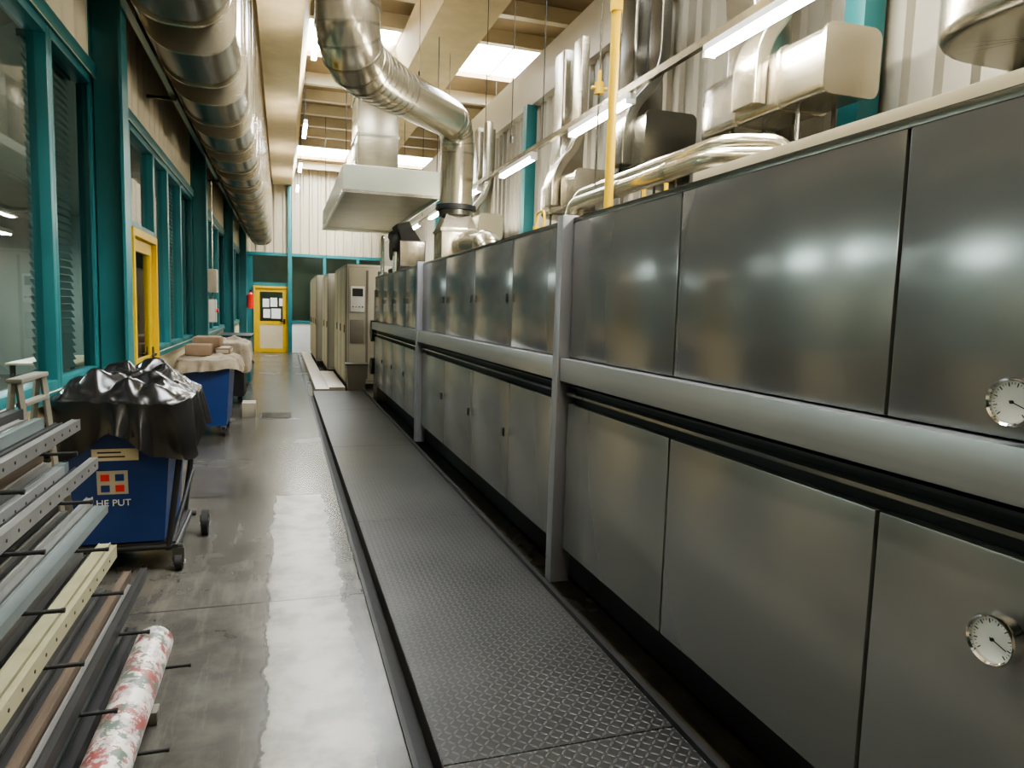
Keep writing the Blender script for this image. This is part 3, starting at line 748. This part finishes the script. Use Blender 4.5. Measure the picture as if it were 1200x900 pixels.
def channel(x, y0, y1, z, w, h, k, holes=False, jx=0.0):
    t = .004; cx = x+w/2; cy = (y0+y1)/2; A = Matrix.Rotation(jx, 3, 'Z')
    def bb(a0, a1, c0, c1, k2):
        V = []
        for zz in (c0, c1):
            for (xx, yy) in ((a0, y0), (a1, y0), (a1, y1), (a0, y1)):
                p = A@Vector((xx-cx, yy-cy, 0)); V.append((p.x+cx, p.y+cy, zz))
        b.hexa(V, k2)
    bb(x, x+w, z, z+t, k); bb(x, x+t, z+t, z+h, k); bb(x+w-t, x+w, z+t, z+h, k)
    if not holes: bb(x+t, x+w-t, z+h-t*2, z+h-t, k)
    else:
        bb(x+t, x+w-t, z+h-t, z+h-.002, k); yy = y0+.08
        while yy < y1-.05:
            p = A@Vector((x+w-cx, yy-cy, 0)); b.cyl((p.x+cx, p.y+cy, z+h*.5), (p.x+cx+.0015, p.y+cy, z+h*.5), .0055, 'black', 10); yy += .10
specs = [
 (0, [(.0, .03, .045, 'alu', 1, 3.32), (.035, .025, .05, 'dark', 0, 3.25), (.065, .03, .03, 'alu', 0, 3.3), (.10, .03, .07, 'tealg', 0, 3.2), (.135, .025, .04, 'dark', 0, 3.3), (.165, .03, .06, 'alu', 0, 3.3), (.20, .05, .09, 'dark', 0, 3.35), (.26, .04, .06, 'wood', 0, 3.1)]),
 (1, [(.0, .03, .05, 'alu', 1, 3.38), (.035, .03, .03, 'dark', 0, 3.3), (.07, .03, .06, 'band', 1, 3.2), (.105, .03, .04, 'tealg', 0, 3.35), (.14, .03, .06, 'alu', 0, 3.3), (.175, .04, .10, 'wood', 0, 3.33), (.22, .05, .06, 'alu', 0, 3.2)]),
 (2, [(.0, .05, .035, 'tealg', 0, 3.38), (.055, .025, .07, 'alu', 0, 3.35), (.085, .03, .03, 'dark', 0, 3.3), (.12, .03, .05, 'alu', 0, 3.25), (.155, .03, .07, 'dark', 0, 3.3), (.19, .05, .09, 'ivory', 0, 3.2)]),
 (3, [(.0, .02, .055, 'ivory', 1, 3.30), (.025, .045, .06, 'ivory', 0, 3.36), (.075, .03, .03, 'dark', 0, 3.22), (.11, .03, .06, 'alu', 0, 3.3), (.145, .035, .04, 'tealg', 0, 3.3), (.185, .05, .08, 'alu', 0, 3.25)]),
 (4, [(.0, .025, .05, 'dark', 0, 3.4), (.03, .025, .025, 'alu', 0, 3.3), (.06, .03, .05, 'wood', 0, 3.38), (.095, .03, .04, 'dark', 0, 3.3), (.13, .03, .06, 'alu', 0, 3.2), (.165, .04, .035, 'ivory', 0, 3.25), (.21, .05, .06, 'dark', 0, 3.3)]),
 (5, [(.14, .04, .04, 'dark', 0, 3.2), (.185, .03, .06, 'tealg', 0, 3.0), (.22, .045, .045, 'dark', 0, 3.25), (.27, .05, .035, 'wood', 0, 3.05), (.325, .05, .05, 'alu', 0, 3.15)]),
]
for ti, lst in specs:
    z, fx = tiers[ti]
    for (off, w, h, k, ho, ye) in lst: channel(fx-off-w, .9+random.random()*.2, ye-random.random()*.12, z, w, h, k, bool(ho), random.uniform(-.0015, .0015))
b.done(rack)
b = MB('fabric_roll'); b.cyl((-.48, 1.0, .281), (-.48, 2.92, .281), .067, 'roll', 36); b.cyl((-.48, 2.92, .281), (-.48, 2.945, .281), .067, 'cream', 36, r2=.05)
b.cyl((-.48, 2.945, .281), (-.48, 2.948, .281), .02, 'brown', 16); b.done()

# ---------------------------------------------------------------- world + camera
w = bpy.data.worlds.new('World'); scene.world = w; w.use_nodes = True
bg = w.node_tree.nodes.get('Background')
bg.inputs[0].default_value = (0.75, 0.85, 1.0, 1); bg.inputs[1].default_value = 1.0
scene.view_settings.look = 'AgX - Medium High Contrast'

cam = bpy.data.cameras.new('camera'); co = bpy.data.objects.new('camera', cam); scene.collection.objects.link(co)
cam.sensor_width = 36; cam.lens = 830/1200*36; cam.clip_start = .05; cam.clip_end = 200
Yc = Vector((-268, 93, -830)).normalized()
wz = -(Yc.x*.03+Yc.y*1)/Yc.z; Zc = Vector((.03, 1, wz)).normalized()
Xc = Yc.cross(Zc).normalized()
R = Matrix((Xc, Yc, Zc))
co.matrix_world = Matrix.Translation((0, 0, 1.6)) @ R.to_4x4()
scene.camera = co
